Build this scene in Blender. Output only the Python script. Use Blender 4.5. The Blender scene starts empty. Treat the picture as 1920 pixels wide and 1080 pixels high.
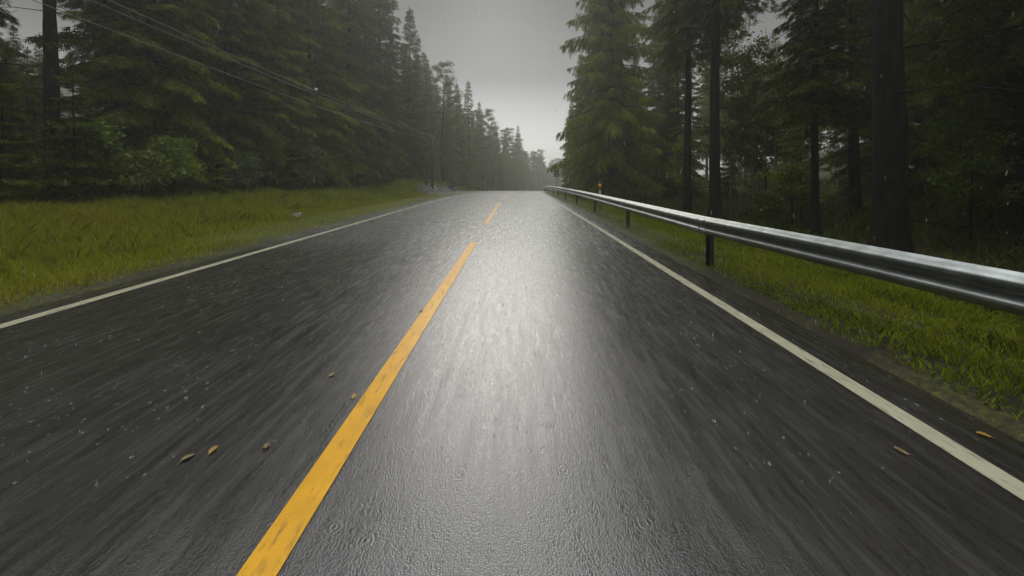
import bpy, math, random
import numpy as np
from mathutils import Vector, Matrix, Euler

random.seed(7)
R = math.radians
sc = bpy.context.scene
COL = sc.collection

# ------------------------------------------------------------------ camera
cd = bpy.data.cameras.new("camera")
cam = bpy.data.objects.new("camera", cd)
COL.objects.link(cam)
cam.location = (0, 0, 1.5)
cam.rotation_euler = (R(90), 0, 0)
cd.sensor_width = 36.0
cd.lens = 620 / 1920 * 36
cd.shift_x = -8 / 1920
cd.shift_y = -208 / 1920
cd.clip_start = 0.05
cd.clip_end = 3000
sc.camera = cam

# ------------------------------------------------------------------ world, sun, exposure
SUN_EL, SUN_ROT = 31, -4
w = bpy.data.worlds.new("World")
sc.world = w
w.use_nodes = True
nt = w.node_tree
for n in list(nt.nodes):
    nt.nodes.remove(n)
sky = nt.nodes.new('ShaderNodeTexSky')
sky.sky_type = 'NISHITA'
sky.sun_disc = False
sky.sun_elevation = R(SUN_EL)
sky.sun_rotation = R(SUN_ROT)
sky.air_density = 1.6
sky.dust_density = 0.6
sky.ozone_density = 1.0
hs = nt.nodes.new('ShaderNodeHueSaturation')          # an overcast sky has no blue left
hs.inputs['Saturation'].default_value = 0.06
hs.inputs['Value'].default_value = 1.0
bg = nt.nodes.new('ShaderNodeBackground')
bg.inputs['Strength'].default_value = 0.21
wo = nt.nodes.new('ShaderNodeOutputWorld')
nt.links.new(sky.outputs[0], hs.inputs['Color'])
wtc = nt.nodes.new('ShaderNodeTexCoord'); wsp = nt.nodes.new('ShaderNodeSeparateXYZ'); wr = nt.nodes.new('ShaderNodeValToRGB')
nt.links.new(wtc.outputs['Generated'], wsp.inputs[0]); nt.links.new(wsp.outputs['Z'], wr.inputs[0])
for i_, (p_, v_) in enumerate(((0.0, .46), (.12, .27), (.28, .095), (.50, .05), (.78, .28), (1.0, 4.6))):
    e_ = wr.color_ramp.elements[i_] if i_ < 2 else wr.color_ramp.elements.new(p_)
    e_.position = p_; e_.color = (v_ * .985, v_, v_ * 1.02, 1)
wm = nt.nodes.new('ShaderNodeMix'); wm.data_type = 'RGBA'; wm.blend_type = 'MULTIPLY'; wm.inputs[0].default_value = 1
nt.links.new(hs.outputs[0], wm.inputs[6]); nt.links.new(wr.outputs[0], wm.inputs[7])
wa = nt.nodes.new('ShaderNodeMapRange'); wa.inputs[1].default_value = -.2; wa.inputs[2].default_value = 1; wa.inputs[3].default_value = 1.0; wa.inputs[4].default_value = 1.0
nt.links.new(wsp.outputs['Y'], wa.inputs[0])
wm2 = nt.nodes.new('ShaderNodeVectorMath'); wm2.operation = 'SCALE'
nt.links.new(wm.outputs[2], wm2.inputs[0]); nt.links.new(wa.outputs[0], wm2.inputs['Scale'])
nt.links.new(wm2.outputs[0], bg.inputs['Color'])
nt.links.new(bg.outputs[0], wo.inputs['Surface'])

sd = bpy.data.lights.new("sun", 'SUN')
sd.energy = 0.62
sd.angle = R(27)
sd.color = (1.0, 0.965, 0.91)
sun = bpy.data.objects.new("sun", sd)
COL.objects.link(sun)
_d = Vector((math.sin(R(SUN_ROT)) * math.cos(R(SUN_EL)), math.cos(R(SUN_ROT)) * math.cos(R(SUN_EL)), math.sin(R(SUN_EL))))
sun.rotation_euler = _d.to_track_quat('Z', 'Y').to_euler()
sun.location = (0, 0, 60)

sc.view_settings.view_transform = 'Standard'
sc.view_settings.look = 'None'
sc.view_settings.gamma = 1
sc.view_settings.exposure = 0.45
sc.render.engine = 'CYCLES'
sc.cycles.use_denoising = True
sc.cycles.max_bounces = 6
sc.cycles.diffuse_bounces = 2
sc.cycles.glossy_bounces = 3
sc.cycles.transmission_bounces = 3
sc.cycles.volume_bounces = 1
sc.cycles.sample_clamp_indirect = 4

# ------------------------------------------------------------------ where the road runs
def road_x(y):
    d = max(0.0, y - 20)
    return 0.0012 * d * d if d < 180 else 0.0012 * 180 * 180 + 0.432 * (d - 180)
def road_z(y):
    d = max(0.0, y - 12)
    return -0.00053 * d * d if d < 48 else -1.221 - 0.0509 * (d - 48)
def road_dx(y):
    return (road_x(y + .5) - road_x(y - .5))
def sstep(a, b, x):
    t = min(1, max(0, (x - a) / (b - a)))
    return t * t * (3 - 2 * t)
def hnoise(x, y):
    return (math.sin(x * .71 + 1.3) * math.cos(y * .53 + .4) + .5 * math.sin(x * 1.9 + y * 1.1) + .3 * math.sin(y * 3.1 - x * 2.3)) / 1.8
def profile(s, y):
    """height of the ground beside the road above road_z"""
    if -5.62 < s < 2.95:
        return -0.06
    if s <= -5.62:
        t = -5.62 - s
        z = 0.03 * sstep(0, .3, t) - 0.10 * sstep(.4, 2.2, t) + 0.72 * sstep(2.2, 8.5, t) + 0.05 * max(0, t - 9) + .22 * max(0, t - 22)
        # rock bank around y 30..48
        b = sstep(27, 33, y) * (1 - sstep(46, 60, y))
        z += b * 1.0 * sstep(2.2, 5.5, t)
        z += hnoise(s, y) * 0.09 * sstep(.5, 2.5, t)
        return z
    t = s - 2.95
    z = 0.03 * sstep(0, .25, t) - 0.42 * sstep(.9, 3.6, t) + 0.35 * sstep(5, 14, t) + .20 * max(0, t - 20)
    z += hnoise(s + 9, y) * 0.07 * sstep(.5, 2, t)
    return z
def ground(s, y):
    return road_z(y) + profile(s, y)
def P(s, y, dz=0.0):
    return Vector((road_x(y) + s, y, ground(s, y) + dz))

# ------------------------------------------------------------------ helpers
def tag(o, label=None, cat=None, group=None, kind=None):
    if label: o['label'] = label
    if cat: o['category'] = cat
    if group: o['group'] = group
    if kind: o['kind'] = kind
    return o
def empty(name, loc, rz=0.0, sc_=1.0):
    o = bpy.data.objects.new(name, None)
    COL.objects.link(o)
    o.empty_display_size = .2
    o.location = loc
    o.rotation_euler = (0, 0, rz)
    o.scale = (sc_,) * 3
    return o
def link(name, me, parent=None):
    o = bpy.data.objects.new(name, me)
    COL.objects.link(o)
    if parent is not None: o.parent = parent
    return o
def copy_tree(o, parent=None):
    c = o.copy(); COL.objects.link(c); c.parent = parent
    for ch in o.children: copy_tree(ch, c)
    return c
def np_mesh(name, V, F, mats, midx=None, smooth=False):
    """V (n,3) array; F (m,k) array of equal-size faces"""
    V = np.asarray(V, dtype=np.float32); F = np.asarray(F, dtype=np.int32)
    me = bpy.data.meshes.new(name)
    k = F.shape[1]
    me.vertices.add(len(V)); me.vertices.foreach_set('co', V.ravel())
    me.loops.add(F.size); me.loops.foreach_set('vertex_index', F.ravel())
    me.polygons.add(len(F))
    me.polygons.foreach_set('loop_start', np.arange(0, F.size, k, dtype=np.int32))
    if midx is not None: me.polygons.foreach_set('material_index', np.asarray(midx, dtype=np.int32))
    if smooth: me.polygons.foreach_set('use_smooth', np.ones(len(F), dtype=bool))
    for m in (mats if isinstance(mats, (list, tuple)) else [mats]): me.materials.append(m)
    me.update(calc_edges=True)
    return me
class MB:
    def __init__(s): s.v = []; s.f = []; s.m = []
    def add(s, v, f, mi=0):
        b = len(s.v); s.v += [tuple(p) for p in v]; s.f += [tuple(i + b for i in q) for q in f]; s.m += [mi] * len(f)
    def box(s, c, d, rz=0.0, mi=0, bev=0.0):
        x, y, z = d[0] / 2, d[1] / 2, d[2] / 2
        M = Matrix.Rotation(rz, 3, 'Z')
        v = [Vector(c) + M @ Vector((a * x, b * y, e * z)) for e in (-1, 1) for a, b in ((-1, -1), (1, -1), (1, 1), (-1, 1))]
        s.add(v, [(3, 2, 1, 0), (4, 5, 6, 7), (0, 1, 5, 4), (1, 2, 6, 5), (2, 3, 7, 6), (3, 0, 4, 7)], mi)
    def tube(s, pts, rad, n=8, caps=True, mi=0, ridge=0.0):
        pts = [Vector(p) for p in pts]
        if not isinstance(rad, (list, tuple)): rad = [rad] * len(pts)
        rings = []
        for i, p in enumerate(pts):
            t = (pts[min(i + 1, len(pts) - 1)] - pts[max(i - 1, 0)]).normalized()
            a = t.cross(Vector((0, 0, 1)))
            if a.length < .05: a = t.cross(Vector((1, 0, 0)))
            a.normalize(); b = t.cross(a).normalized()
            rings.append([p + (a * math.cos(2 * math.pi * k / n) + b * math.sin(2 * math.pi * k / n)) * rad[i] * (1 + ridge * math.sin(k * 2.7 + i * .9) + ridge * .6 * math.sin(k * 7.1 + i * 2.3)) for k in range(n)])
        v = [q for r in rings for q in r]
        f = [(i * n + k, i * n + (k + 1) % n, (i + 1) * n + (k + 1) % n, (i + 1) * n + k) for i in range(len(pts) - 1) for k in range(n)]
        if caps: f += [tuple(range(n))[::-1], tuple((len(pts) - 1) * n + k for k in range(n))]
        s.add(v, f, mi)
    def mesh(s, name, mats, smooth=False):
        me = bpy.data.meshes.new(name)
        me.from_pydata(s.v, [], s.f)
        for m in (mats if isinstance(mats, (list, tuple)) else [mats]): me.materials.append(m)
        me.polygons.foreach_set('material_index', s.m)
        if smooth: me.polygons.foreach_set('use_smooth', [True] * len(me.polygons))
        me.update()
        return me
    def build(s, name, mats, parent=None, smooth=False):
        return link(name, s.mesh(name, mats, smooth), parent)

# ------------------------------------------------------------------ materials
def newmat(name):
    m = bpy.data.materials.new(name); m.use_nodes = True
    nt = m.node_tree; b = nt.nodes['Principled BSDF']
    return m, nt, b
def N(nt, t, **kw):
    n = nt.nodes.new(t)
    for k, v in kw.items():
        if k in n.inputs.keys(): n.inputs[k].default_value = v
        else: setattr(n, k, v)
    return n
def ramp(nt, stops, src, interp='LINEAR'):
    r = nt.nodes.new('ShaderNodeValToRGB'); e = r.color_ramp.elements; r.color_ramp.interpolation = interp
    while len(e) < len(stops): e.new(0.5)
    for i, (p, c) in enumerate(stops):
        e[i].position = p; e[i].color = (*c, 1) if len(c) == 3 else c
    nt.links.new(src, r.inputs[0]); return r
def objco(nt, scale=(1, 1, 1)):
    tc = nt.nodes.new('ShaderNodeTexCoord'); mp = nt.nodes.new('ShaderNodeMapping')
    mp.inputs['Scale'].default_value = scale
    nt.links.new(tc.outputs['Object'], mp.inputs['Vector']); return mp.outputs[0]
def mixc(nt, fac, a, b, mode='MIX'):
    n = nt.nodes.new('ShaderNodeMix'); n.data_type = 'RGBA'; n.blend_type = mode
    for sock, v in ((n.inputs[0], fac), (n.inputs[6], a), (n.inputs[7], b)):
        if hasattr(v, 'is_output'): nt.links.new(v, sock)
        else: sock.default_value = v if isinstance(v, float) else (*v, 1)
    return n.outputs[2]
def math_(nt, op, a, b=None):
    n = nt.nodes.new('ShaderNodeMath'); n.operation = op
    for i, v in enumerate((a, b)):
        if v is None: continue
        if hasattr(v, 'is_output'): nt.links.new(v, n.inputs[i])
        else: n.inputs[i].default_value = v
    return n.outputs[0]
def noise(nt, vec, scale, detail=3.0, rough=.55):
    n = N(nt, 'ShaderNodeTexNoise', Scale=scale, Detail=detail, Roughness=rough)
    nt.links.new(vec, n.inputs['Vector']); return n.outputs['Fac']

def simple(name, col, rough=.6, metal=0.0, var=.15, scale=8.0, bump=0.0, spec=.5):
    m, nt, b = newmat(name)
    v = objco(nt)
    n = noise(nt, v, scale, 4)
    r = ramp(nt, [(.25, tuple(c * (1 - var) for c in col)), (.75, tuple(min(1, c * (1 + var)) for c in col))], n)
    nt.links.new(r.outputs[0], b.inputs['Base Color'])
    b.inputs['Roughness'].default_value = rough; b.inputs['Metallic'].default_value = metal
    b.inputs['Specular IOR Level'].default_value = spec
    if bump:
        bp = N(nt, 'ShaderNodeBump', Strength=bump, Distance=.02); nt.links.new(n, bp.inputs['Height']); nt.links.new(bp.outputs[0], b.inputs['Normal'])
    return m

def wet_bump(nt, v, strong=1.0):
    """rain on a thin film of water: fine aggregate, wind ripples and the craters of single drops"""
    vc = N(nt, 'ShaderNodeTexVoronoi', Scale=125.0, Randomness=1.0); nt.links.new(v, vc.inputs['Vector'])
    fine = ramp(nt, [(.25, (1, 1, 1)), (.7, (0, 0, 0))], vc.outputs['Distance']).outputs[0]
    sc3 = N(nt, 'ShaderNodeVectorMath', operation='MULTIPLY'); nt.links.new(v, sc3.inputs[0]); sc3.inputs[1].default_value = (1, .16, 1)
    mid = noise(nt, sc3.outputs[0], 55.0, 4, .7)
    tc = v
    vo = N(nt, 'ShaderNodeTexVoronoi', Scale=5.5, Randomness=1.0); nt.links.new(tc, vo.inputs['Vector'])
    ring = math_(nt, 'MULTIPLY', math_(nt, 'SINE', math_(nt, 'MULTIPLY', vo.outputs['Distance'], 62.0)),
                 ramp(nt, [(.0, (1, 1, 1)), (.33, (0, 0, 0))], vo.outputs['Distance']).outputs[0])
    h = math_(nt, 'ADD', math_(nt, 'MULTIPLY', fine, .0006 * strong), math_(nt, 'MULTIPLY', mid, .0008 * strong))
    h = math_(nt, 'ADD', h, math_(nt, 'MULTIPLY', ring, .0005 * strong))
    bp = N(nt, 'ShaderNodeBump', Strength=1.0, Distance=1.0); nt.links.new(h, bp.inputs['Height'])
    return bp.outputs[0]

def asphalt():
    m, nt, b = newmat('wet_asphalt')
    v = objco(nt)
    vl = objco(nt, (1, .11, 1))                    # wear runs along the road
    agg = noise(nt, v, 120, 2, .7)
    track = noise(nt, vl, 16.0, 6, .72)
    patch = noise(nt, v, .7, 4)
    c1 = ramp(nt, [(.3, (.012, .0105, .009)), (.7, (.040, .036, .030))], agg).outputs[0]
    c2 = ramp(nt, [(.35, (.62, .60, .58)), (.65, (1.35, 1.32, 1.28))], track).outputs[0]
    c = mixc(nt, 1.0, c1, c2, 'MULTIPLY')
    c3 = ramp(nt, [(.3, (.75, .75, .75)), (.7, (1.2, 1.2, 1.2))], patch).outputs[0]
    c = mixc(nt, 1.0, c, c3, 'MULTIPLY')
    nt.links.new(c, b.inputs['Base Color'])
    rr = ramp(nt, [(.3, (.22,) * 3), (.72, (.38,) * 3)], track).outputs[0]
    nt.links.new(rr, b.inputs['Roughness'])
    b.inputs['Specular IOR Level'].default_value = .9
    b.inputs['Coat Weight'].default_value = 1.0
    nt.links.new(ramp(nt, [(.35, (.15,) * 3), (.65, (.34,) * 3)], track).outputs[0], b.inputs['Coat Roughness'])
    b.inputs['Coat IOR'].default_value = 1.5
    nb = wet_bump(nt, v)
    nt.links.new(nb, b.inputs['Normal']); nt.links.new(nb, b.inputs['Coat Normal'])
    return m
def paint(name, col, wear=(.02, .02, .02), amt=.52):
    m, nt, b = newmat(name)
    v = objco(nt); vl = objco(nt, (1, .25, 1))
    n = noise(nt, vl, 22, 5, .7)
    f = ramp(nt, [(amt - .04, (0, 0, 0)), (amt + .12, (1, 1, 1))], n).outputs[0]
    dirt = ramp(nt, [(.3, tuple(c * .8 for c in col)), (.7, col)], noise(nt, v, 5, 3)).outputs[0]
    nt.links.new(mixc(nt, f, dirt, wear), b.inputs['Base Color'])
    b.inputs['Roughness'].default_value = .38
    b.inputs['Coat Weight'].default_value = .3
    b.inputs['Coat Roughness'].default_value = .2
    nt.links.new(wet_bump(nt, v, .7), b.inputs['Normal'])
    return m
M_ASPH = asphalt()
M_WHITE = paint('white_road_paint', (.50, .48, .33), (.17, .16, .12), .57)
M_YELLOW = paint('yellow_road_paint', (.80, .40, .004), (.30, .16, .02), .58)

def ground_mat():
    m, nt, b = newmat('grass_soil')
    v = objco(nt)
    big = noise(nt, v, .8, 5); sm = noise(nt, v, 22, 8, .75)
    a = ramp(nt, [(.36, (.022, .018, .012)), (.50, (.050, .046, .014)), (.62, (.10, .12, .012)), (.8, (.16, .12, .03))], sm).outputs[0]
    c = ramp(nt, [(.42, (.35, .30, .26)), (.60, (1.1, 1.1, 1.0))], big).outputs[0]
    nt.links.new(mixc(nt, 1.0, a, c, 'MULTIPLY'), b.inputs['Base Color'])
    b.inputs['Roughness'].default_value = .85
    bp = N(nt, 'ShaderNodeBump', Strength=.7, Distance=.05); nt.links.new(sm, bp.inputs['Height']); nt.links.new(bp.outputs[0], b.inputs['Normal'])
    return m
def leafmat(name, stops, scale=.5, rough=.55, trans=.25, island=True, spec=.35, objrand=.25):
    """many small leaves: colour differs from clump to clump, from leaf to leaf and from tree to tree"""
    m, nt, b = newmat(name)
    v = objco(nt)
    n = noise(nt, v, scale, 4, .6)
    if island:
        g = nt.nodes.new('ShaderNodeNewGeometry')
        n = math_(nt, 'ADD', math_(nt, 'MULTIPLY', n, .72), math_(nt, 'MULTIPLY', g.outputs['Random Per Island'], .28))
    oi = nt.nodes.new('ShaderNodeObjectInfo')
    n = math_(nt, 'ADD', n, math_(nt, 'MULTIPLY', math_(nt, 'SUBTRACT', oi.outputs['Random'], .5), objrand))
    c = ramp(nt, stops, n).outputs[0]
    nt.links.new(c, b.inputs['Base Color'])
    b.inputs['Roughness'].default_value = rough
    b.inputs['Specular IOR Level'].default_value = spec
    if trans:
        t = nt.nodes.new('ShaderNodeBsdfTranslucent'); nt.links.new(c, t.inputs['Color'])
        mx = nt.nodes.new('ShaderNodeMixShader'); mx.inputs[0].default_value = trans
        nt.links.new(b.outputs[0], mx.inputs[1]); nt.links.new(t.outputs[0], mx.inputs[2])
        nt.links.new(mx.outputs[0], nt.nodes['Material Output'].inputs['Surface'])
    return m
M_GROUND = ground_mat()
M_SPRUCE = leafmat('spruce_needles', [(.28, (.042, .058, .005)), (.48, (.140, .172, .010)), (.70, (.30, .31, .018))], .45, .75, .42, True, .12)
M_PINE = leafmat('pine_needles', [(.28, (.040, .055, .014)), (.5, (.080, .105, .025)), (.72, (.130, .145, .035))], .5, .75, .42, True, .12)
M_BIRCH = leafmat('birch_leaves', [(.28, (.07, .10, .010)), (.5, (.14, .18, .018)), (.75, (.24, .24, .030))], .6, .45, .35)
M_BUSH = leafmat('bush_leaves', [(.28, (.09, .14, .010)), (.5, (.18, .26, .018)), (.75, (.32, .38, .035))], 1.2, .45, .35)
M_WILLOW = leafmat('willow_leaves', [(.28, (.06, .09, .035)), (.5, (.11, .15, .07)), (.75, (.20, .24, .14))], 1.2, .4, .3)
M_GRASS = leafmat('grass_blades', [(.28, (.12, .09, .015)), (.38, (.20, .25, .008)), (.50, (.38, .44, .010)), (.64, (.38, .36, .03)), (.78, (.36, .22, .035))], .40, .5, .3, True, .3, 0)
M_MOSS = leafmat('mossy_grass_blades', [(.28, (.06, .05, .012)), (.42, (.17, .20, .008)), (.54, (.34, .42, .008)), (.66, (.28, .30, .015)), (.80, (.22, .14, .03))], .9, .5, .3, True, .3, 0)
M_FERN = leafmat('forest_floor_plants', [(.28, (.05, .07, .008)), (.5, (.12, .17, .012)), (.75, (.22, .25, .02))], .8, .5, .3, True, .3, 0)
def barkmat():
    m, nt, b = newmat('conifer_bark')
    v = objco(nt, (1, 1, .25)); n = noise(nt, v, 9, 6, .7)
    c = ramp(nt, [(.3, (.008, .006, .005)), (.55, (.026, .020, .015)), (.8, (.062, .054, .044))], n).outputs[0]
    nt.links.new(c, b.inputs['Base Color']); b.inputs['Roughness'].default_value = .8; b.inputs['Specular IOR Level'].default_value = .15
    bp = N(nt, 'ShaderNodeBump', Strength=1.0, Distance=.07); nt.links.new(n, bp.inputs['Height']); nt.links.new(bp.outputs[0], b.inputs['Normal'])
    return m
M_BARK = barkmat()
M_BIRCHBARK = simple('birch_bark', (.32, .30, .26), .6, 0, .5, 12)
M_STEEL = simple('wet_galvanised_steel', (.30, .32, .30), .36, .75, .30, 9.0)
M_POST = simple('dark_steel_post', (.045, .042, .036), .5, .3, .3, 6)
M_BOLT = simple('bolt_steel', (.30, .30, .29), .35, .9)
M_WOOD = simple('creosoted_pole_wood', (.045, .034, .026), .7, 0, .3, 5, .3)
M_CABLE = simple('pale_cable', (.20, .19, .17), .4, 0, .1)
M_BLACKP = simple('black_plastic', (.02, .02, .02), .35)
M_GREYP = simple('weathered_grey_plastic', (.30, .29, .26), .4)
M_ORANGE = simple('amber_reflector', (.80, .36, .05), .22, 0, .08)
M_WHITEP = simple('white_plastic', (.75, .73, .66), .4, 0, .06)
M_SIGNF = simple('sign_face_dark', (.045, .05, .06), .35)
M_SIGNP = simple('sign_face_pale', (.34, .35, .34), .35)
M_ROCK = simple('grey_rock', (.19, .175, .155), .55, 0, .5, 4, .5)
def leaf_litter(name, col): return simple(name, col, .35, 0, .25, 30)
M_LEAFY = leaf_litter('fallen_leaf_yellow', (.30, .19, .03))
M_LEAFO = leaf_litter('fallen_leaf_ochre', (.20, .14, .05))

# ------------------------------------------------------------------ ground, road, markings
def strip(name, ss, ys, zf, mat, smooth=True, parent=None):
    V = [(road_x(y) + s, y, zf(s, y)) for y in ys for s in ss]
    n = len(ss)
    F = [(j * n + i, j * n + i + 1, (j + 1) * n + i + 1, (j + 1) * n + i) for j in range(len(ys) - 1) for i in range(n - 1)]
    return link(name, np_mesh(name, V, F, mat, None, smooth), parent)
ss = [-300, -200, -120, -80, -60, -45, -35, -28, -24, -20, -17, -15] + [-14 + .5 * i for i in range(16)] + [-6.2, -5.95, -5.78, -5.66, -5.60, -3, 0, 2.93, 3.0, 3.1, 3.25, 3.5] + [4 + .5 * i for i in range(18)] + [14, 16, 19, 23, 28, 35, 45, 60, 80, 120, 200, 300]
ys = [-60, -40, -30, -20, -12, -8] + [-5 + .7 * i for i in range(70)] + [44 + 1.5 * i for i in range(32)] + [95 + 5 * i for i in range(40)] + [320, 360, 420, 520]
tag(strip('ground', ss, ys, ground, M_GROUND), 'grassy ground and forest floor on both sides of the road', 'ground', kind='structure')
ry = [-40, -20, -10] + [-5 + .8 * i for i in range(130)] + [100 + 3 * i for i in range(60)]
rut = lambda s: -.006 * (math.exp(-((s - -.15) / .3) ** 2) + math.exp(-((s - 1.55) / .3) ** 2) + math.exp(-((s + 2.2) / .3) ** 2) + math.exp(-((s + 3.9) / .3) ** 2))
rs = [-5.66, -5.58] + [-5.4 + .2 * i for i in range(41)] + [2.86, 2.97]
edge = {-5.66: -.05, 2.97: -.05}
road = strip('road', rs, ry, lambda s, y: road_z(y) + edge.get(s, 0) + rut(s), M_ASPH)
tag(road, 'wet two lane asphalt road running straight to a crest and bending out of sight', 'road', kind='structure')
def marking(name, s0, s1, y0, y1, mat, label):
    n = max(2, int((y1 - y0) / .8))
    o = strip(name, [s0, (s0 + s1) / 2, s1], [y0 + (y1 - y0) * i / n for i in range(n + 1)], lambda s, y: road_z(y) + rut(s) + .005, mat, True, road)
    o['label'] = label
marking('edge_line', 2.345, 2.480, -10, 240, M_WHITE, 'continuous cream white edge line beside the guardrail')
marking('edge_line', -5.245, -5.095, -10, 240, M_WHITE, 'continuous cream white edge line beside the wide grass verge')
a = -1.44
while a < 150:
    marking('centre_line_dash', -1.05, -.90, a, a + 9.0, M_YELLOW, 'long yellow dash of the centre line')
    a += 12.05

# ------------------------------------------------------------------ guardrail
def rail_s(y): return 3.15 + .10 * max(0, 5.5 - y) if y > 0 else 3.70
gr = empty('guardrail', (rail_s(1.5) + road_x(1.5), 1.5, 0))
tag(gr, 'galvanised steel beam guardrail on dark posts along the wet road', 'guardrail')
TOP, BOT = .845, .545
H_ = TOP - BOT
prof = []                      # (towards the road, height)
for i in range(29):
    t = i / 28
    x = .5 - .5 * math.cos(2 * math.pi * (t * 2))
    x = x ** .8 * .083
    if t < .05 or t > .95: x *= .9
    prof.append((-x, BOT + H_ * t))
def rail_frame(y):
    dx = (road_x(y + .3) + rail_s(y + .3) - road_x(y - .3) - rail_s(y - .3)) / .6
    t = Vector((dx, 1, 0)).normalized()
    return Vector((road_x(y) + rail_s(y), y, road_z(y))), Vector((t.y, -t.x, 0)), t
yy = [-3 + .4 * i for i in range(70)] + [25 + 1.0 * i for i in range(56)]
def rail_sheet(y0, y1, name):
    """one 4 m sheet of the beam with its folded thickness, lapped over the next"""
    n = 10; V = []; L = len(prof)
    for i in range(n + 1):
        y = y0 + (y1 - y0) * i / n
        p, out, t = rail_frame(y)
        lap = .003 * (i == 0)
        for px, pz in prof: V.append(p + out * (px - lap) + Vector((0, 0, pz)))
        for px, pz in reversed(prof): V.append(p + out * (px + .006 - lap) + Vector((0, 0, pz)))
    K = 2 * L
    F = [(i * K + k, i * K + (k + 1) % K, (i + 1) * K + (k + 1) % K, (i + 1) * K + k) for i in range(n) for k in range(K)]
    V = [v - gr.location for v in V]
    me = np_mesh(name, [tuple(v) for v in V], F, M_STEEL, None, True)
    return link(name, me, gr)
post_y = [1.47 + 4.0 * i for i in range(20)]
sbm = MB(); sbm.tube([(0, 0, 0), (.010, 0, 0), (.014, 0, 0)], [.017, .016, .009], 8); sbmesh = sbm.mesh('splice_bolt', M_BOLT, True)
for i in range(-1, 19):
    y0 = 1.47 + 4 * i - .12
    bo = rail_sheet(y0, y0 + 4.12, 'beam')
    if i < 5:
        for dy in (.06, .24):
            for f in (.20, .36, .64, .80):
                y = y0 + dy; p, out, t_ = rail_frame(y)
                px = .083 * (.5 - .5 * math.cos(4 * math.pi * f)) ** .8
                q = link('splice_bolt', sbmesh, bo); q.location = p - out * (px + .004) + Vector((0, 0, BOT + H_ * f)) - gr.location
                q.rotation_euler = (0, 0, math.atan2(-out.y, -out.x))
pm = MB()                      # C-section post
for c, d in (((.045, 0, -.02), (.006, .12, 1.5)), ((.015, .060, -.02), (.060, .006, 1.5)), ((.015, -.060, -.02), (.060, .006, 1.5)), ((-.010, .0, .62), (.03, .07, .10))):
    pm.box(c, d)
pmesh = pm.mesh('post', M_POST)
bm_ = MB(); bm_.tube([(-.045, 0, .695), (-.060, 0, .695)], [.018, .014], 6); bmesh_ = bm_.mesh('bolt', M_BOLT)
for i, y in enumerate(post_y):
    p, out, t = rail_frame(y)
    o = link('post', pmesh, gr); o.location = p + out * .035 - gr.location
    o.rotation_euler = (0, 0, math.atan2(out.y, out.x))
    if i < 8:
        b = link('bolt', bmesh_, o)

# ------------------------------------------------------------------ delineators, sign
def delineator(s, y, h, lab, colr, cat='delineator'):
    p = P(s, y)
    r = empty('delineator_post', p)
    tag(r, lab, cat)
    m = MB(); m.tube([(0, 0, -.1), (0, 0, h * .72)], [.052, .048], 12); m.build('tube', M_GREYP, r, True)
    m = MB(); m.tube([(0, 0, h * .72), (0, 0, h - .07), (0, 0, h - .02), (0, 0, h)], [.055, .055, .042, .012], 12); m.build('cap', M_BLACKP, r, True)
    m = MB(); m.tube([(0, 0, h * .75), (0, 0, h - .10)], [.060, .060], 12); m.build('reflector', colr, r, True)
    return r
delineator(3.62, 14.3, 1.28, 'round grey marker post with black cap and amber reflector behind the guardrail', M_ORANGE)
d2 = delineator(-5.9, 68, .98, 'small white roadside marker post far off where the road bends', M_WHITEP)

def make_sign():
    y = 41; s = 5.0 - road_x(41)
    p = P(s, y)
    r = empty('road_sign', p)
    tag(r, 'small square dark sign with a pale camera symbol on a thin pole behind the guardrail', 'road sign')
    zc = 1.90 - p.z
    m = MB(); m.tube([(0, 0.03, -.2), (0, 0.03, zc + .3)], .032, 10); m.build('pole', M_POST, r, True)
    pn = MB(); pn.box((0, -.02, zc), (.72, .02, .80)); plate = pn.build('panel', M_SIGNF, r)
    bd = MB()
    for c, d in (((0, -.033, zc + .385), (.72, .005, .025)), ((0, -.033, zc - .385), (.72, .005, .025)), ((.345, -.033, zc), (.025, .005, .745)), ((-.345, -.033, zc), (.025, .005, .745))): bd.box(c, d)
    bd.build('border', M_SIGNP, plate)
    sy = MB()                  # camera symbol: body, lens ring, hump, and the line of the plate below
    n = 20
    for r0, r1 in ((.115, .20),):
        v = [(math.cos(2 * math.pi * k / n) * q, -.033, zc + .13 + math.sin(2 * math.pi * k / n) * q * .72) for q in (r0, r1) for k in range(n)]
        sy.add(v, [(k, (k + 1) % n, n + (k + 1) % n, n + k) for k in range(n)])
    sy.box((-.23, -.033, zc + .13), (.08, .004, .18)); sy.box((.23, -.033, zc + .13), (.08, .004, .18))
    sy.box((0, -.033, zc - .17), (.46, .004, .10)); sy.box((0, -.033, zc - .28), (.34, .004, .05))
    sy.build('symbol', M_SIGNP, plate)
    return r
make_sign()

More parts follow.
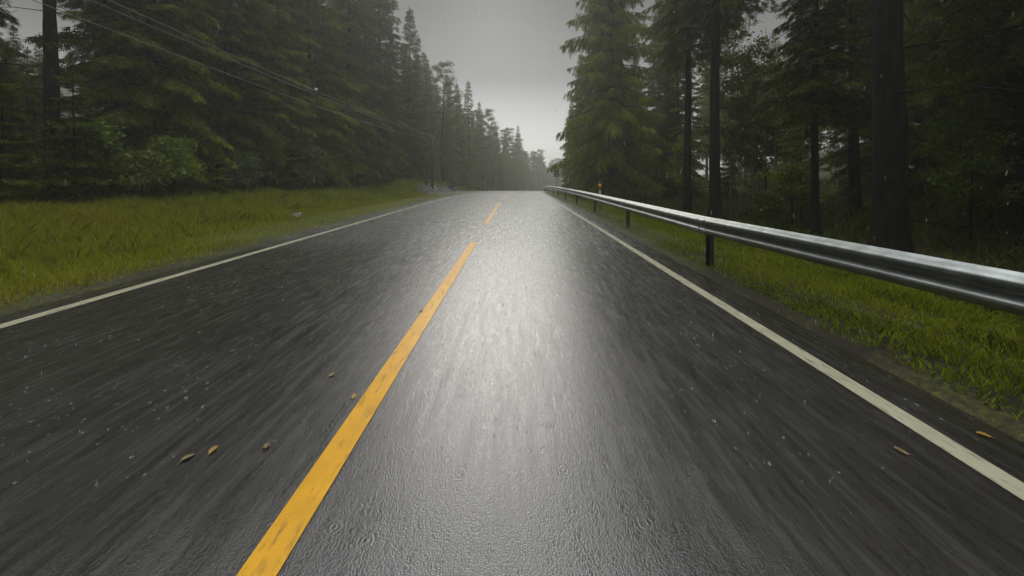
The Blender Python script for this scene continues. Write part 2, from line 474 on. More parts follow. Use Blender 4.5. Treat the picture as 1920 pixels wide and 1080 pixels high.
# ------------------------------------------------------------------ telephone pole and its cables
tp = P(-9.15, 35)
t = empty('utility_pole', tp)
tag(t, 'thin dark wooden telephone pole standing by the heap of rocks', 'utility pole')
PT = 5.9 - tp.z
m = MB(); m.tube([(0, 0, -.3), (0, 0, PT * .5), (0, 0, PT)], [.13, .115, .10], 12); m.build('pole', M_WOOD, t, True)
m = MB(); m.box((0, 0, PT - .25), (.5, .09, .09)); m.build('crossarm', M_WOOD, t)
for dx in (-.2, .2):
    m = MB(); m.tube([(dx, 0, PT - .2), (dx, 0, PT - .14), (dx, 0, PT - .08), (dx, 0, PT - .05)], [.02, .045, .045, .02], 8); m.build('insulator', M_WHITEP, t, True)
for k, (dx, dz, sag) in enumerate(((-.2, -.05, .62), (.2, -.05, .62), (.05, -.42, .85))):
    A = Vector((tp.x + dx, tp.y, tp.z + PT + dz)); B = Vector((-9.4 + dx, -8, 6.1 + dz))
    pts = [A.lerp(B, i / 40) - Vector((0, 0, 4 * sag * (i / 40) * (1 - i / 40))) for i in range(41)]
    m = MB(); m.tube(pts, .009, 6)
    o = m.build('cable', M_CABLE, None, True)
    tag(o, ['pale overhead cable on the forest side of the pole top', 'pale overhead cable on the road side of the pole top', 'lowest of the pale overhead cables, hanging below the crossarm'][k], 'cable', 'overhead cables running to the telephone pole')

# ------------------------------------------------------------------ conifers
rng = np.random.default_rng(11)
def needles_mesh(name, twigs, mat, width=.034, pairs=4, nl=.16):
    """twigs: array (n, 7): base xyz, dir xyz, length -> feathered sprays of narrow triangles"""
    T = np.asarray(twigs, dtype=np.float32)
    n = len(T)
    base, d, L = T[:, :3], T[:, 3:6], T[:, 6:7]
    d = d / np.linalg.norm(d, axis=1, keepdims=True)
    up = np.tile(np.array([[0, 0, 1.0]]), (n, 1)) + rng.normal(0, .35, (n, 3))
    side = np.cross(d, up); side /= np.linalg.norm(side, axis=1, keepdims=True) + 1e-6
    tris = []
    # rib
    tris.append(np.stack([base - side * width * .6, base + side * width * .6, base + d * L], 1))
    for k in range(pairs):
        f = (k + .4) / pairs
        q = base + d * L * f
        for sg in (-1, 1):
            ll = nl * (1.25 - .75 * f) * (1 + rng.normal(0, .15, (n, 1)))
            dd = d * .75 + side * sg * .75 + np.array([[0, 0, -.22]]) + rng.normal(0, .12, (n, 3))
            e = q + dd * ll
            wv = d * width * .8
            tris.append(np.stack([q - wv, q + wv, e], 1))
    A = np.concatenate(tris, 0).reshape(-1, 3)
    F = np.arange(len(A)).reshape(-1, 3)
    return np_mesh(name, A, F, mat)

def spruce(name, H, Rr, h0, tr, dens=1.0, *a_, **k_):
    return spruce_(name, H, Rr, h0, tr, dens, *a_, **k_)
def spruce_(name, H, Rr, h0, tr, dens=1.0, droop=.5, gap=0.0, dead=0, hang=.35, seed=1, lean=0.0, whorl=1.0):
    rd = random.Random(seed)
    tm = MB()
    bend = [Vector((0, 0, 0))]
    pts = []; rads = []
    NR = 40
    for i in range(NR + 1):
        z = H * (i / NR) ** 1.5
        pts.append(Vector((math.sin(z * .35 + seed) * .05 + lean * z, math.cos(z * .31 + seed) * .05, z)))
        rads.append(max(.015, tr * (1 - .93 * z / H)) * (1 + .55 * math.exp(-z / .35)))
    pts[0] = pts[0] - Vector((0, 0, .5)); rads[0] = tr * 1.9
    tm.tube(pts, rads, 18, True, 0, .055)
    twigs = []
    def branch(z, az, L, t):
        base = Vector((math.sin(z * .35 + seed) * .05 + lean * z, math.cos(z * .31 + seed) * .05, z))
        h = Vector((math.cos(az), math.sin(az), 0))
        a = .45 * (t - .25) + rd.uniform(-.1, .1)       # upward at the top, drooping below
        b = droop * (1.15 - t) * rd.uniform(.7, 1.3)
        pos = lambda u: base + h * (L * u) + Vector((0, 0, L * (a * u - b * u * u + .16 * max(0, u - .6))))
        br = max(.008, .012 * L)
        tm.tube([pos(0), pos(.35), pos(.7), pos(.95)], [br, br * .8, br * .5, .004], 3, False)
        n = max(3, int(L / .15 * dens))
        for k in range(n):
            u = .12 + .88 * (k + rd.random()) / n
            p = pos(u); tg = (pos(min(1, u + .05)) - pos(u - .05)).normalized()
            sd_ = tg.cross(Vector((0, 0, 1))).normalized()
            for sg in (-1, 1):
                w = min(.95, .30 + L * .30 * (1 - u)) * rd.uniform(.6, 1.15)
                d = tg * .65 + sd_ * sg * .8 + Vector((0, 0, -hang * rd.uniform(.3, 1.6) * (1.1 - .6 * t)))
                twigs.append((*p, *d, w))
                if w > .40:
                    for f in (.35, .62, .85):
                        q = p + d.normalized() * w * f
                        e = tg * rd.uniform(.2, .9) + sd_ * sg * rd.uniform(-.1, .5) + Vector((0, 0, -hang * rd.uniform(.8, 3.0)))
                        twigs.append((*q, *e, w * rd.uniform(.35, .6)))
            if rd.random() < .7:
                twigs.append((*p, *(tg + Vector((0, 0, -hang * 1.5))), rd.uniform(.2, .4)))
    z = h0
    while z < H - .25:
        t = (z - h0) / (H - h0)
        prof_ = (1 - t) ** .78 * (1 if t > .12 else .75 + 2.1 * t)
        nb = 6 if t < .85 else 5
        a0 = rd.random() * 6.28
        wl = rd.uniform(.78, 1.12)
        for k in range(nb):
            if rd.random() < gap: continue
            branch(z + rd.uniform(-.12, .12), a0 + 6.283 * k / nb + rd.uniform(-.3, .3), max(.22, Rr * prof_ * wl * rd.uniform(.72, 1.15)), t)
        z += rd.uniform(.34, .50) * whorl * (1 if t < .8 else .75)
    for k in range(8): twigs.append((lean * H, 0, H - .1 * k - .15, rd.uniform(-.5, .5), rd.uniform(-.5, .5), 1, .3))
    for k in range(dead):                                # dead lower limbs
        z = rd.uniform(.8, h0 + 1); az = rd.random() * 6.28; L = rd.uniform(.5, 2.4)
        h = Vector((math.cos(az), math.sin(az), 0)); b0 = Vector((lean * z, 0, z))
        tm.tube([b0, b0 + h * L * .5 + Vector((0, 0, -.06 * L)), b0 + h * L + Vector((0, 0, -.25 * L))], [.018, .012, .004], 4, False)
        for j in range(4):
            q = b0 + h * L * rd.uniform(.4, .95) + Vector((0, 0, -.12 * L)); e = h * rd.uniform(.1, .4) + Vector((rd.uniform(-.4, .4), rd.uniform(-.4, .4), -rd.uniform(.1, .4)))
            tm.tube([q, q + e], [.007, .002], 3, False)
    return (tm.mesh(name + '_trunk', M_BARK, True), needles_mesh(name + '_crown', twigs, M_SPRUCE), name)

def clump_tree(name, H, tr, limbs, mat, bark, leaf=.10, per=240, cr=.8, h0=.35, spread=.35, seed=1, up=.5, leafw=.55, crown_pow=.8):
    """broadleaf or pine: limbs that fork, each ending in loose clumps of leaves"""
    rd = random.Random(seed)
    rg = np.random.default_rng(seed)
    tm = MB(); C = []
    ax = lambda z: Vector((math.sin(z * .5 + seed) * .03 * H * .3, math.cos(z * .4 + seed) * .03 * H * .3, z))
    pts = [ax(H * i / 10) for i in range(11)]; pts[0].z = -.4
    tm.tube(pts, [max(.01, tr * (1 - .9 * i / 10)) for i in range(11)], 8)
    for k in range(limbs):
        f = h0 + (1 - h0) * ((k + .5) / limbs) ** crown_pow
        az = k * 2.4 + rd.uniform(-.5, .5); L = H * spread * (1.15 - .8 * (f - h0) / (1 - h0)) * rd.uniform(.65, 1.2)
        b0 = ax(H * f); h = Vector((math.cos(az), math.sin(az), up * rd.uniform(.5, 1.4)))
        e = b0 + h * L; mdl = b0.lerp(e, .5) + Vector((0, 0, .05 * L))
        tm.tube([b0, mdl, e], [tr * .28, tr * .18, .006], 5, False)
        C += [(e, cr), (b0.lerp(e, .72) + Vector((rd.uniform(-.3, .3), rd.uniform(-.3, .3), rd.uniform(-.2, .3))) * cr, cr * .8)]
        if L > 1: C.append((b0.lerp(e, .45) + Vector((rd.uniform(-.4, .4), rd.uniform(-.4, .4), .2)) * cr, cr * .65))
    C.append((ax(H), cr * .6))
    A = []
    for c, r in C:
        n = int(per * rd.uniform(.6, 1.2))
        u = rg.normal(0, 1, (n, 3)); u /= np.linalg.norm(u, axis=1, keepdims=True)
        p = np.array(c) + u * (r * rg.random((n, 1)) ** .5) * np.array([[1, 1, .62]])
        a = rg.normal(0, 1, (n, 3)) + np.array([[0, 0, -.2]]); a /= np.linalg.norm(a, axis=1, keepdims=True)
        b = np.cross(a, rg.normal(0, 1, (n, 3))); b /= np.linalg.norm(b, axis=1, keepdims=True) + 1e-6
        s = leaf * (.6 + .8 * rg.random((n, 1)))
        A.append(np.stack([p, p + a * s * .5 + b * s * leafw * .5, p + a * s, p + a * s * .5 - b * s * leafw * .5], 1))
    A = np.concatenate(A, 0).reshape(-1, 3)
    return (tm.mesh(name + '_trunk', bark, True), np_mesh(name + '_crown', A, np.arange(len(A)).reshape(-1, 4), mat), name)

PR = {
    'a': spruce('spruce_tree', 21, 3.3, .5, .20, 1.0, .50, .05, 0, .40, 3),
    'b': spruce('spruce_tree', 19, 2.9, .9, .18, 1.0, .42, .10, 3, .30, 8),
    'c': spruce('spruce_tree', 22, 2.3, .7, .18, 1.0, .36, .12, 3, .35, 14),
    'w': spruce('spruce_tree', 22, 3.9, 1.0, .24, 1.0, .30, .06, 4, .75, 21, 0.0, 1.35),       # weeping twigs, by the rail
    'h': spruce('spruce_tree', 21, 3.3, 5.4, .24, .85, .45, .16, 26, .35, 31),      # bare lower trunk
    'i': spruce('spruce_tree', 19, 2.8, 6.6, .19, .8, .40, .20, 30, .32, 44),
    'j': spruce('spruce_tree', 24, 2.9, 9.5, .23, .8, .45, .2, 22, .32, 63),
    'y': spruce('young_spruce', 5.5, 1.35, .25, .06, 1.2, .30, .04, 0, .25, 52),
    'p': clump_tree('pine_tree', 17, .17, 24, M_PINE, M_BARK, .20, 170, .75, .40, .17, 5, .35, .22),
    'q': clump_tree('pine_tree', 15, .15, 20, M_PINE, M_BARK, .20, 170, .85, .50, .20, 9, .30, .22),
    'k': clump_tree('birch_tree', 11, .07, 22, M_BIRCH, M_BIRCHBARK, .13, 150, .75, .25, .17, 12, .9, .7),
    'l': clump_tree('birch_tree', 9, .06, 18, M_BIRCH, M_BIRCHBARK, .13, 150, .70, .20, .20, 17, .9, .7),
    's': clump_tree('rowan_sapling', 4.2, .035, 13, M_BUSH, M_BARK, .13, 120, .50, .15, .22, 23, .8, .55),
    't': clump_tree('leafy_shrub', 2.2, .03, 14, M_BUSH, M_BARK, .12, 130, .42, .08, .34, 27, .7, .55),
    'u': clump_tree('leafy_shrub', 1.9, .03, 16, M_WILLOW, M_BARK, .14, 130, .42, .06, .42, 29, .9, .35),
    'v': clump_tree('leafy_shrub', 1.2, .02, 12, M_BIRCH, M_BARK, .10, 110, .32, .06, .42, 33, .7, .6),
}
CAT = {'spruce_tree': 'spruce', 'young_spruce': 'young spruce', 'pine_tree': 'pine', 'birch_tree': 'birch', 'rowan_sapling': 'sapling', 'leafy_shrub': 'shrub'}
rt = random.Random(5)
def plant(k, s, y, label, group=None, sc_=1.0, rz=None, abs_x=False, sz=None):
    tk, cr, name = PR[k]
    if abs_x: s = s - road_x(y)
    r = empty(name, P(s, y), rt.random() * 6.28 if rz is None else rz, sc_)
    if sz: r.scale = (sc_, sc_, sz)
    link('trunk', tk, r); link('crown' if 'shrub' not in name else 'foliage', cr, r)
    tag(r, label, CAT[name], group)
    return r

GL = 'dark spruces in the forest wall beside the wide grass verge'
GLB = 'trees deep in the forest behind the wide grass verge'
GR = 'trees deep in the dark forest behind the guardrail'
GF = 'trees of the hazy forest round the far bend'
# left front row
for k, s, y, q, lab in (
    ('b', -16.0, -2.0, 1.0, None), ('a', -15.6, 3.0, .9, None),
    ('a', -17.0, 7.4, 1.1, 'dark spruce at the outermost edge of the grass verge, boughs down to the ground'),
    ('j', -16.6, 11.8, .9, 'spruce with a bare lower trunk beside the small patch of sky in the dark forest'),
    ('a', -16.2, 14.6, 1.15, 'broad dark spruce standing behind the bright grass, next after the patch of sky'),
    ('b', -15.8, 18.2, 1.25, 'dark spruce in the middle of the dim forest wall, behind the overhead cables'),
    ('c', -15.2, 21.0, 1.25, 'slim dark spruce just beyond the reddish grass patch of the verge'),
    ('a', -15.2, 24.2, 1.22, 'large olive green spruce behind the pale leafy willow shrub'),
    ('a', -14.4, 28.2, 1.22, 'tall spruce rising out of the picture beside the open sky'),
    ('a', -13.6, 32.4, 1.20, 'tall full spruce whose ragged edge borders the open sky at the top'),
    ('b', -12.5, 37.5, 1.03, 'spruce behind the telephone pole, shorter than the one before it'),
    ('b', -12.2, 42.5, .84, 'spruce with a bushy top just beyond the telephone pole'),
): plant(k, s, y, lab or 'tall dark spruce beside the camera, beyond the edge of the picture', GL, q)
plant('p', -11.2, 46.5, 'pine with crooked side boughs poking out against the sky beyond the pole', None, .98)
far_left = [('a', -11.6, 50, .80), ('a', -11.4, 55, .83), ('b', -10.6, 60, 1.05), ('q', -9.8, 63, 1.02), ('a', -10.4, 68, .88), ('p', -9.6, 73, 1.05),
            ('k', -8.6, 66, 1.0), ('k', -8.8, 78, 1.1), ('q', -10.0, 80, 1.05), ('a', -10.6, 86, .85), ('l', -8.4, 90, 1.2), ('a', -9.6, 93, .8), ('p', -10.0, 99, .95)]
flab = ['ragged spruce in the hazy row between the pole and the open looped pine', 'full spruce just before the tall looped top against the sky', 'tallest slim spire in the middle of the receding row, open at its top',
        'rounded pine right after the tallest slim spire', 'hazy spruce stepping down the skyline after the rounded pine', 'hazy pine with a flat bushy top on the falling skyline',
        'pale slender birch at the foot of the receding row', 'second pale birch at the foot of the receding row, nearer the bend', 'round headed pine above the paler birch near the bend',
        'small pointed spruce between two round pines on the skyline', 'light green birch nearest the white marker post', 'short hazy spruce above the white marker post', 'hazy pine next to the lone sharp spire']
for (k, s, y, q), lab in zip(far_left, flab): plant(k, s, y, lab, None, q)
plant('a', 0.6, 108, 'lone sharp spruce spire standing above the hazy trees at the far bend', None, 1.05, abs_x=True)
for i in range(13):
    y = 43 + i * 4.9
    plant('aapabqa'[i % 7], -15.2 + rt.uniform(-.9, .9), y, 'hazy tree in the second row behind the receding trees beyond the pole', 'second row beyond the pole', rt.uniform(.74, .92))
for i in range(24):
    y = 72 + i * 6.0
    plant('lalkb'[i % 5], -7.3 + rt.uniform(-.5, .5), y, 'small pale tree at the hazy foot of the wood round the bend', 'low trees along the bend', {'l': 1.0, 'k': .8, 'a': .42, 'b': .5}['lalkb'[i % 5]])
for s, y, q in ((-27.5, 18.6, .36), (-24.0, 15.6, .30), (-30.5, 21.6, .40), (-26.5, 20.4, .34), (-21.0, 13.6, .26), (-33.5, 22.0, .42)):
    plant('a', s, y, 'low spruce far inside the forest under the small patch of sky', 'low spruces under the patch of sky', q)
plant('a', -21.2, 12.2, 'dark spruce standing at the outer edge of the small patch of sky', None, .82)
plant('b', -25.5, 15.2, 'dark spruce a row deeper, just outside the small patch of sky', None, .85)
for k, s, y, q in (('a', 15.5, 9.6, .95), ('b', 18.5, 14.6, 1.0), ('a', 14.4, 6.6, .9), ('h', 12.6, 8.4, .9), ('a', 21.5, 12.0, 1.0), ('b', 20.0, 18.5, .9)):
    plant(k, s, y, 'black shaded spruce deep in the wood beyond the massive trunk', 'shaded spruces beyond the massive trunk', q)
for i in range(20):
    plant('ab'[i % 2], -10.6 + rt.uniform(-.6, .6), 118 + i * 5.4, 'small hazy spruce under the taller trees of the far bend', 'small spruces at the far bend', rt.uniform(.38, .5))
# hazy trees round the bend
n = 0
for y in range(104, 222, 6):
    for j, s in enumerate((-8.5, -13, -19)):
        k = rt.choice('pqkpqbl' if j == 0 else 'pqqbp')
        if y < 122 and j == 0 and k in 'pq': k = 'l'
        plant(k, s + rt.uniform(-1.5, 1.5), y + rt.uniform(-3, 3), 'hazy grey green tree in the dense wood where the road bends away', GF, rt.uniform(.95, 1.2) if k in 'pqkl' else rt.uniform(.72, .9)); n += 1
# left rows behind
for row, (s0, step) in enumerate(((-20, 4.4), (-25.5, 5.0), (-32, 5.6))):
    y = -4 + row * 1.7
    while y < 100 - row * 6:
        k = rt.choice('abch' if row < 2 else 'abc')
        s = s0 + rt.uniform(-1.3, 1.3) + (2.6 if y > 30 else 0)
        x = s + road_x(y)
        gapd = abs(x / max(y, .1) + 1.40)
        ingap = y > 0 and gapd < .05 + 2.2 / max(y, 1)
        if not ingap or row == 2:
            plant(k, s, y + rt.uniform(-1, 1), 'dark spruce in the crowded rows behind the front trees of the grass verge', GLB, rt.uniform(.85, 1.08) if not ingap else .40)
        y += step * rt.uniform(.85, 1.2)
# left edge plants
plant('u', -13.1, 20.2, 'pale leafy willow shrub at the forest foot behind the verge', None, 1.25)
plant('t', -14.0, 17.0, 'dark leaved shrub under the spruces, before the pale willow shrub', None, .9)
plant('s', -13.2, 26.0, 'yellow green sapling at the foot of the tall spruces beyond the willow', None, .95)
plant('v', -12.0, 29.5, 'low shrub between the sapling and the telephone pole', None, 1.0)
plant('s', -14.6, 8.0, 'leafy green sapling at the dim edge of the forest near the camera', None, 1.0)
plant('t', -14.3, 11.0, 'rounded green shrub beside the sapling at the dim forest edge', None, 1.15)
plant('y', -14.2, 13.8, 'small young spruce at the forest foot, under the bigger spruces', None, .6)
for i, (k, s, y, q, lab) in enumerate((
    ('v', -8.9, 43, 1.0, 'low bush growing just behind the heap of rocks'), ('s', -9.4, 46, .7, 'small yellow green sapling behind the heap of rocks'),
    ('v', -8.2, 50, 1.1, 'low rounded bush on the bank beyond the sapling and rocks'), ('s', -8.8, 55, .8, 'light sapling at the foot of the receding spruces'),
    ('t', -8.0, 60, .9, 'hazy bush at the foot of the pale birch'))): plant(k, s, y, lab, None, q)

y = 4.6; i = 0
while y < 31:
    k = 'ytsyyvtyusy'[i % 11]; s = -12.9 - .5 * rt.random() - .05 * max(0, 14 - y)
    plant(k, s, y, 'dim green bush or young spruce in the ragged row along the forest foot', 'bushes along the forest foot', {'y': rt.uniform(.42, .8), 's': .62, 't': 1.0, 'u': .8, 'v': 1.3}[k])
    y += rt.uniform(1.2, 1.9); i += 1
# right: big trees beside the rail
plant('w', 7.0, 24.5, 'big spruce with weeping boughs reaching out over the guardrail into the open sky', None, 1.12, .4, sz=1.5)
plant('w', 8.2, 31.0, 'second weeping spruce, just behind the biggest one by the guardrail', None, 1.08, 2.2, sz=1.45)
plant('a', 7.1, 38.5, 'full spruce standing right beside the dark road sign', None, .80)
plant('b', 7.0, 47.0, 'hazy spruce farthest along the guardrail behind the road sign', None, .72)
plant('a', 7.8, 56.0, 'spruce hidden mostly behind the road sign spruce, near the rail end', None, .7)
plant('j', 8.60, 16.6, 'bare trunked spruce, the thinner of the close pair standing beside each other', None, .86, 1.0)
plant('j', 8.75, 14.5, 'bare trunked spruce, the thicker of the close pair standing beside each other', None, 1.0, 2.6)
plant('i', 9.60, 10.6, 'thin straight trunk standing between the pair of trunks and the massive trunk', None, .62)
plant('j', 8.0, 7.15, 'massive dark trunk nearest the camera behind the guardrail', None, 1.18, 4.0)
plant('b', 12.4, 25.5, 'dark spruce filling the wood between the weeping spruce and the trunk pair', None, .95)
plant('i', 11.3, 3.8, 'dark bare trunked spruce just beyond the massive trunk at the edge', None, 1.0)
plant('i', 10.2, 0.5, 'dark spruce beside the camera, past the edge of the picture', None, 1.0)
plant('s', 9.8, 19.0, 'bright green sapling growing right behind the pair of trunks', None, .95)
plant('s', 11.0, 12.8, 'bright green sapling lit between the trunk pair and the thin trunk', None, .9)
plant('t', 10.2, 12.2, 'light green shrub at the feet of the sapling near the thin trunk', None, .95)
plant('s', 11.8, 8.6, 'sapling with hanging leaves between the thin trunk and the massive trunk', None, .85)
plant('k', 12.4, 5.6, 'leafy green birch filling the gap beyond the massive trunk', None, .55)
plant('t', 9.6, 4.4, 'dim green shrub at the picture edge beyond the massive trunk', None, 1.1)
plant('y', 9.6, 26.5, 'young spruce in the shade between the weeping spruces', None, .8)
plant('t', 8.2, 21.0, 'shrub behind the guardrail, below the dark spruce by the trunk pair', None, .8)
plant('s', 12.5, 16.5, 'yellow green sapling deeper in the wood, seen beside the thick trunk of the pair', None, 1.1)
plant('v', 8.8, 11.6, 'low shrub hugging the back of the guardrail by the thin trunk', None, .9)
for row, (s0, step) in enumerate(((14.5, 6.4), (20.5, 6.2), (28, 6.5), (36, 7))):
    y = -5 + row * 1.3
    while y < 92 - row * 8:
        k = rt.choice('hib' if row == 0 else 'hiabs' if row == 1 else 'ihaab')
        if y > 26 and row == 0: k = rt.choice('abc')
        if .46 < s0 / max(y, .1) < .95:
            if row <= 1: y += step; continue
            k = rt.choice('hij')
        plant(k, s0 + rt.uniform(-1.6, 1.6), y + rt.uniform(-1.2, 1.2), 'dark tree deep in the shady wood behind the guardrail', GR, rt.uniform(.8, 1.05))
        y += step * rt.uniform(.85, 1.25)
for i in range(16):
    plant(rt.choice('sstky'), rt.uniform(12, 26), rt.uniform(3, 34), 'green undergrowth tree glimpsed between the trunks behind the guardrail', 'saplings in the wood behind the guardrail', rt.uniform(.5, .95))
for i in range(15):
    yy_ = 14.5 + 1.15 * i; q = .56 + .30 * rt.random()
    plant(rt.choice('sstlk'), max(11.2, yy_ * q), yy_, 'light green young tree in the glade seen past the pair of bare trunks', 'young trees in the glade', rt.uniform(.55, 1.0))
for y in range(64, 150, 8):
    for s in (9.2, 14.5):
        plant(rt.choice('abp'), s + rt.uniform(-1, 1), y + rt.uniform(-2, 2), 'hazy tree behind the rail end on the inner side of the bend', 'trees inside the far bend', rt.uniform(.62, .85))

# ------------------------------------------------------------------ rocks, stone
def rock(rd, r):
    n1, n2 = 6, 5
    V = []; F = []
    off = [rd.uniform(.7, 1.2) for _ in range(60)]
    V.append((0, 0, r * .8 * off[0]))
    for i in range(1, n2):
        th = math.pi * i / n2
        for k in range(n1):
            q = r * off[(i * n1 + k) % 60]; ph = 2 * math.pi * k / n1 + i * .3
            V.append((q * math.sin(th) * math.cos(ph) * 1.2, q * math.sin(th) * math.sin(ph), q * .75 * math.cos(th)))
    V.append((0, 0, -r * .7))
    for k in range(n1): F.append((0, 1 + k, 1 + (k + 1) % n1))
    for i in range(n2 - 2):
        for k in range(n1):
            a_ = 1 + i * n1 + k; b_ = 1 + i * n1 + (k + 1) % n1
            F.append((a_, a_ + n1, b_ + n1, b_))
    L = 1 + (n2 - 2) * n1
    for k in range(n1): F.append((L + k, len(V) - 1, L + (k + 1) % n1))
    return V, F
rd = random.Random(3)
m = MB()
for i in range(650):
    y = rd.uniform(31, 47); s = -7.1 - abs(rd.gauss(0, 1)) * 1.3
    if s < -10.8: continue
    if abs((y - 38) / 8) ** 2 + abs((s + 8.3) / 2.4) ** 2 > rd.uniform(.5, 1.2): continue
    V, F = rock(rd, rd.uniform(.07, .26)); p = P(s, y); M4 = Euler((rd.random() * 6, rd.random() * 6, rd.random() * 6)).to_matrix()
    m.add([M4 @ Vector(v) + p for v in V], F)
tag(m.build('rock_heap', M_ROCK), 'heap of broken grey rocks on the bank round the foot of the telephone pole', 'rocks', kind='stuff')
V, F = rock(rd, .26); m = MB(); m.add(V, F); o = m.build('stone', M_ROCK); o.location = P(-7.9, 11.9, .10)
tag(o, 'grey stone lying alone in the grass of the wide verge', 'stone')

# ------------------------------------------------------------------ grass and undergrowth
def blades(name, n, srange, yrange, hfun, wd, mat, seed, lab, cat, yp=1.6, dens=None):
    rg = np.random.default_rng(seed)
    u = rg.random(n); y = yrange[0] + (yrange[1] - yrange[0]) * u ** yp
    s = srange[0] + (srange[1] - srange[0]) * rg.random(n)
    keep = np.ones(n, bool)
    hh = np.zeros(n); zz = np.zeros(n); xx = np.zeros(n)
    for i in range(n):
        h = hfun(s[i], y[i])
        if h <= .01: keep[i] = False; continue
        hh[i] = h; zz[i] = ground(s[i], y[i]); xx[i] = road_x(y[i]) + s[i]
    y, hh, zz, xx = y[keep], hh[keep], zz[keep], xx[keep]; n = len(y)
    hh = hh * (.55 + .9 * rg.random(n))
    a = rg.random(n) * 6.283; la = rg.random(n) * 6.283; ll = hh * rg.uniform(.1, .8, n)
    wv = wd * (.7 + .6 * rg.random(n)) * (1 + y / 22)
    B = np.stack([xx, y, zz - .02], 1); W = np.stack([np.cos(a) * wv, np.sin(a) * wv, np.zeros(n)], 1)
    M_ = B + np.stack([np.cos(la) * ll * .35, np.sin(la) * ll * .35, hh * .6], 1); T = B + np.stack([np.cos(la) * ll, np.sin(la) * ll, hh * .95], 1)
    A = np.stack([B - W, B + W, M_ + W * .7, T, M_ - W * .7], 1).reshape(-1, 3)
    o = link(name, np_mesh(name, A, np.arange(len(A)).reshape(-1, 5), mat))
    return tag(o, lab, cat, kind='stuff')
def tuft(s, y):
    return max(0, .5 + .5 * math.sin(s * 2.3 + math.sin(y * 1.7) * 2) * math.cos(y * 1.3 + math.sin(s * 1.1) * 2)) 
def in_heap(s, y): return ((y - 38) / 8) ** 2 + ((s + 8.3) / 2.4) ** 2 < .95
def hl(s, y):
    if in_heap(s, y): return 0
    t = -5.68 - s
    if t < .02 + .12 * tuft(s * 3, y * 2.5): return 0
    return .045 + .06 * sstep(0, .6, t) + (.10 + .16 * tuft(s, y)) * sstep(.6, 3.0, t)
def hr(s, y):
    t = s - 2.98
    if t < .02 + .10 * tuft(s * 1.2 + 4, y * 1.1): return 0
    if t < .6 and tuft(s * 5, y * 4) < .10: return .015
    return .045 + .05 * tuft(s * 2, y) * sstep(0, .5, t) + .14 * tuft(s + 3, y) ** 2 * sstep(.8, 2.2, t)
blades('grass', 240000, (-13.9, -5.68), (1.5, 75), hl, .0048, M_GRASS, 1, 'bright mossy and reddish grass of the wide verge before the forest', 'grass', 1.8)
blades('grass', 210000, (2.98, 7.0), (.6, 60), hr, .005, M_MOSS, 2, 'short mossy grass strip under and behind the guardrail', 'grass', 1.9)
def hf(s, y): return .12 + .35 * tuft(s * .7, y * .8)
blades('undergrowth', 60000, (6.0, 30), (-2, 50), hf, .016, M_FERN, 3, 'low dim forest floor plants between the trunks behind the guardrail', 'undergrowth', 1.4)
blades('undergrowth', 40000, (-30, -13.0), (1, 60), hf, .016, M_FERN, 4, 'low dim forest floor plants under the spruces behind the grass verge', 'undergrowth', 1.4)

# ------------------------------------------------------------------ fallen leaves on the asphalt
def px_ground(px, py):
    y = 1.5 * 620 / (py - 332); return (px - 968) / 620 * y, y
lv = (((400, 846), M_LEAFY, 'orange yellow fallen leaf on the dark lane, brightest of the leaves there'), ((352, 860), M_LEAFO, 'dull olive fallen leaf lying next to the bright orange one'),
      ((500, 838), M_LEAFO, 'pale fallen leaf between the bright orange leaf and the yellow line'), ((622, 704), M_LEAFO, 'small ochre fallen leaf farthest up the dark lane'),
      ((664, 744), M_LEAFY, 'brown yellow fallen leaf close beside the yellow line'), ((1690, 848), M_LEAFO, 'ochre fallen leaf on the asphalt inside the cream edge line'),
      ((1845, 818), M_LEAFY, 'reddish brown fallen leaf outside the cream edge line near the grass'), ((790, 575 + 8), M_LEAFO, 'tiny fallen leaf beside the middle of the yellow line'))
for i, ((px, py), mt, lab) in enumerate(lv):
    x, y = px_ground(px, py)
    m = MB(); L = .055; W = .016; n = 7
    V = []
    for k in range(n):
        t_ = k / (n - 1); wv = W * math.sin(math.pi * min(1, t_ * .92 + .04)) ** .8; z = .004 + .005 * math.sin(t_ * 3 + i)
        V += [(-wv, (t_ - .5) * L, z + .005), (0, (t_ - .5) * L, z), (wv, (t_ - .5) * L, z + .006)]
    F = [(k * 3 + j, k * 3 + j + 1, k * 3 + j + 4, k * 3 + j + 3) for k in range(n - 1) for j in range(2)]
    m.add(V, F); m.tube([(0, -L / 2, .008), (.003, -L / 2 - .02, .007)], .0012, 4)
    o = m.build('fallen_leaf', mt, None, True); o.location = (x, y, road_z(y)); o.rotation_euler = (0, 0, [.1, -.4, .5, -.2, .3, .8, 1.0, -.3][i]); 
    tag(o, lab, 'leaf', 'autumn leaves lying on the wet asphalt')

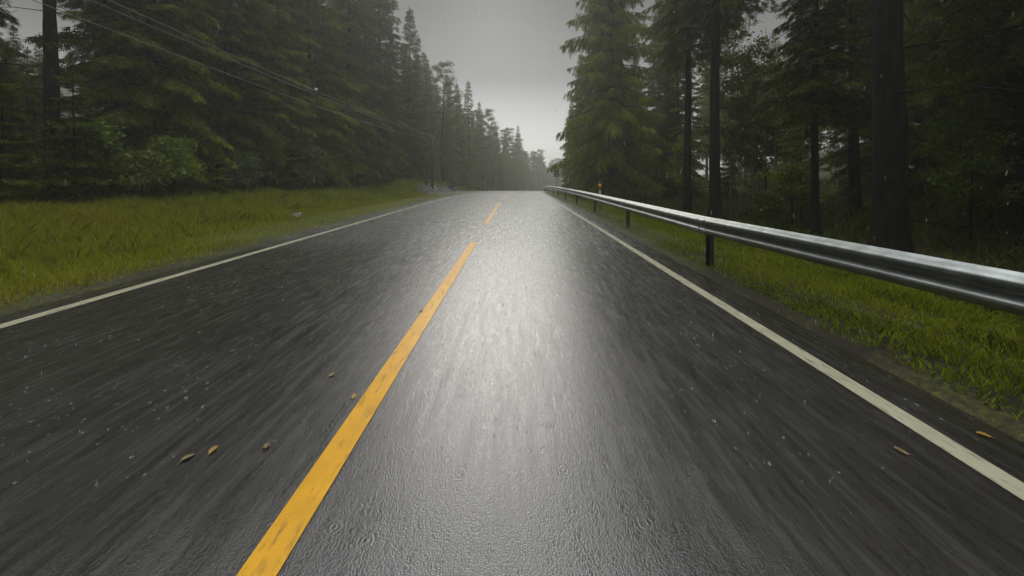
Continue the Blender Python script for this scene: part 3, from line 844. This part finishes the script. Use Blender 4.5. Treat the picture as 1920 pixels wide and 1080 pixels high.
# ------------------------------------------------------------------ rain: splashes on the asphalt and drops in the air
def water(name, alpha=.5):
    m, nt, b = newmat(name)
    b.inputs['Base Color'].default_value = (.80, .80, .79, 1); b.inputs['Roughness'].default_value = .12
    b.inputs['IOR'].default_value = 1.33
    b.inputs['Transmission Weight'].default_value = alpha
    return m
M_WATER = water('splash_water', .5); M_DROP = water('rain_water', .6)
rg = np.random.default_rng(77)
def splashes():
    A = []
    for n, y0, y1, k in ((1100, 1.6, 4, .5), (5200, 4, 11, .7), (15000, 11, 28, .95), (16000, 28, 75, 1.3)):
        for _ in range(n):
            y = y0 + (y1 - y0) * rg.random(); s = -5.6 + 8.5 * rg.random()
            k = .42 + .021 * y if y < 45 else 1.36
            c = np.array([road_x(y) + s, y, road_z(y) - .002]); r = rg.uniform(.004, .010) * k; h = rg.uniform(.006, .022) * k; na = 6 if y < 8 else 4
            a0 = rg.random() * 6.28
            for j in range(na):
                a_ = a0 + 6.283 * j / na; d = np.array([math.cos(a_), math.sin(a_), 0]); t_ = np.array([-d[1], d[0], 0])
                hh_ = h * rg.uniform(.5, 1.2)
                A.append([c + d * r - t_ * r * .5, c + d * r + t_ * r * .5, c + d * r * 2.2 + np.array([0, 0, hh_])])
                if rg.random() < .5:
                    q = c + d * r * rg.uniform(2, 5) + np.array([0, 0, h * rg.uniform(.6, 2.4)]); e = .0022 * k
                    A.append([q - t_ * e, q + t_ * e, q + np.array([0, 0, e * 2])])
    A = np.array(A).reshape(-1, 3)
    o = link('rain_splashes', np_mesh('rain_splashes', A, np.arange(len(A)).reshape(-1, 3), M_WATER))
    tag(o, 'crowns of rain drops bursting on the wet asphalt', 'rain', kind='stuff')
splashes()
def rain():
    A = []; F = []
    n = 9000
    y = 1.2 + 38 * rg.random(n) ** 1.3; x = (rg.random(n) - .5) * (y * 3.2 + 2); z = road_z(10) + 12 * rg.random(n) ** 1.3
    V = []; 
    for i in range(n):
        if z[i] < ground(x[i] - road_x(y[i]), y[i]) + .05: continue
        L = rg.uniform(.018, .045); r = rg.uniform(.0010, .0019); tilt = np.array([.10, -.12, 1.0]) * L
        c = np.array([x[i], y[i], z[i]]); b = len(V)
        V += [c - tilt / 2] + [c + np.array([math.cos(a_) * r, math.sin(a_) * r, -L * .12]) for a_ in (0, 1.571, 3.142, 4.712)] + [c + tilt / 2]
        for k in range(4):
            F.append((b, b + 1 + (k + 1) % 4, b + 1 + k)); F.append((b + 5, b + 1 + k, b + 1 + (k + 1) % 4))
    o = link('falling_rain', np_mesh('falling_rain', np.array(V), np.array(F), M_DROP, None, True))
    tag(o, 'drops of heavy rain falling through the air over the road', 'rain', kind='stuff')
rain()

# ------------------------------------------------------------------ spray thrown up from the asphalt, hugging the road
def spray():
    ys = [7 + 3 * i for i in range(49)]; V = []; F = []
    for y in ys:
        for s_, dz in ((-7.4, -.12), (3.9, -.12), (3.6, .20), (-7.0, .20)): V.append((road_x(y) + s_, y, road_z(y) + dz))
    for i in range(len(ys) - 1):
        for k in range(4): F.append((i * 4 + k, i * 4 + (k + 1) % 4, (i + 1) * 4 + (k + 1) % 4, (i + 1) * 4 + k))
    e = (len(ys) - 1) * 4
    m = MB(); m.add(V, [f[::-1] for f in F + [(3, 2, 1, 0), (e, e + 1, e + 2, e + 3)]])
    sm = bpy.data.materials.new('spray_mist'); sm.use_nodes = True; nt = sm.node_tree
    for nn in list(nt.nodes):
        if nn.type != 'OUTPUT_MATERIAL': nt.nodes.remove(nn)
    q = nt.nodes.new('ShaderNodeVolumePrincipled'); q.inputs['Color'].default_value = (.97, .965, .94, 1)
    q.inputs['Density'].default_value = .075; q.inputs['Anisotropy'].default_value = .5
    nt.links.new(q.outputs[0], nt.nodes['Material Output'].inputs['Volume'])
    tag(m.build('spray', sm), 'low white spray hanging just above the rain beaten asphalt', 'spray', kind='stuff')
spray()

# ------------------------------------------------------------------ haze of the downpour
hz = MB(); hz.box((60, 215, 3.5), (1000, 640, 65.0))
hm = bpy.data.materials.new('rain_haze'); hm.use_nodes = True
nt = hm.node_tree
for nn in list(nt.nodes):
    if nn.type != 'OUTPUT_MATERIAL': nt.nodes.remove(nn)
pv = nt.nodes.new('ShaderNodeVolumePrincipled')
pv.inputs['Color'].default_value = (.92, .93, .86, 1)
pv.inputs['Density'].default_value = 0.0037
pv.inputs['Anisotropy'].default_value = .5
nt.links.new(pv.outputs[0], nt.nodes['Material Output'].inputs['Volume'])
tag(hz.build('haze', hm), 'pale haze of heavy rain filling the air along the road', 'haze', kind='stuff')
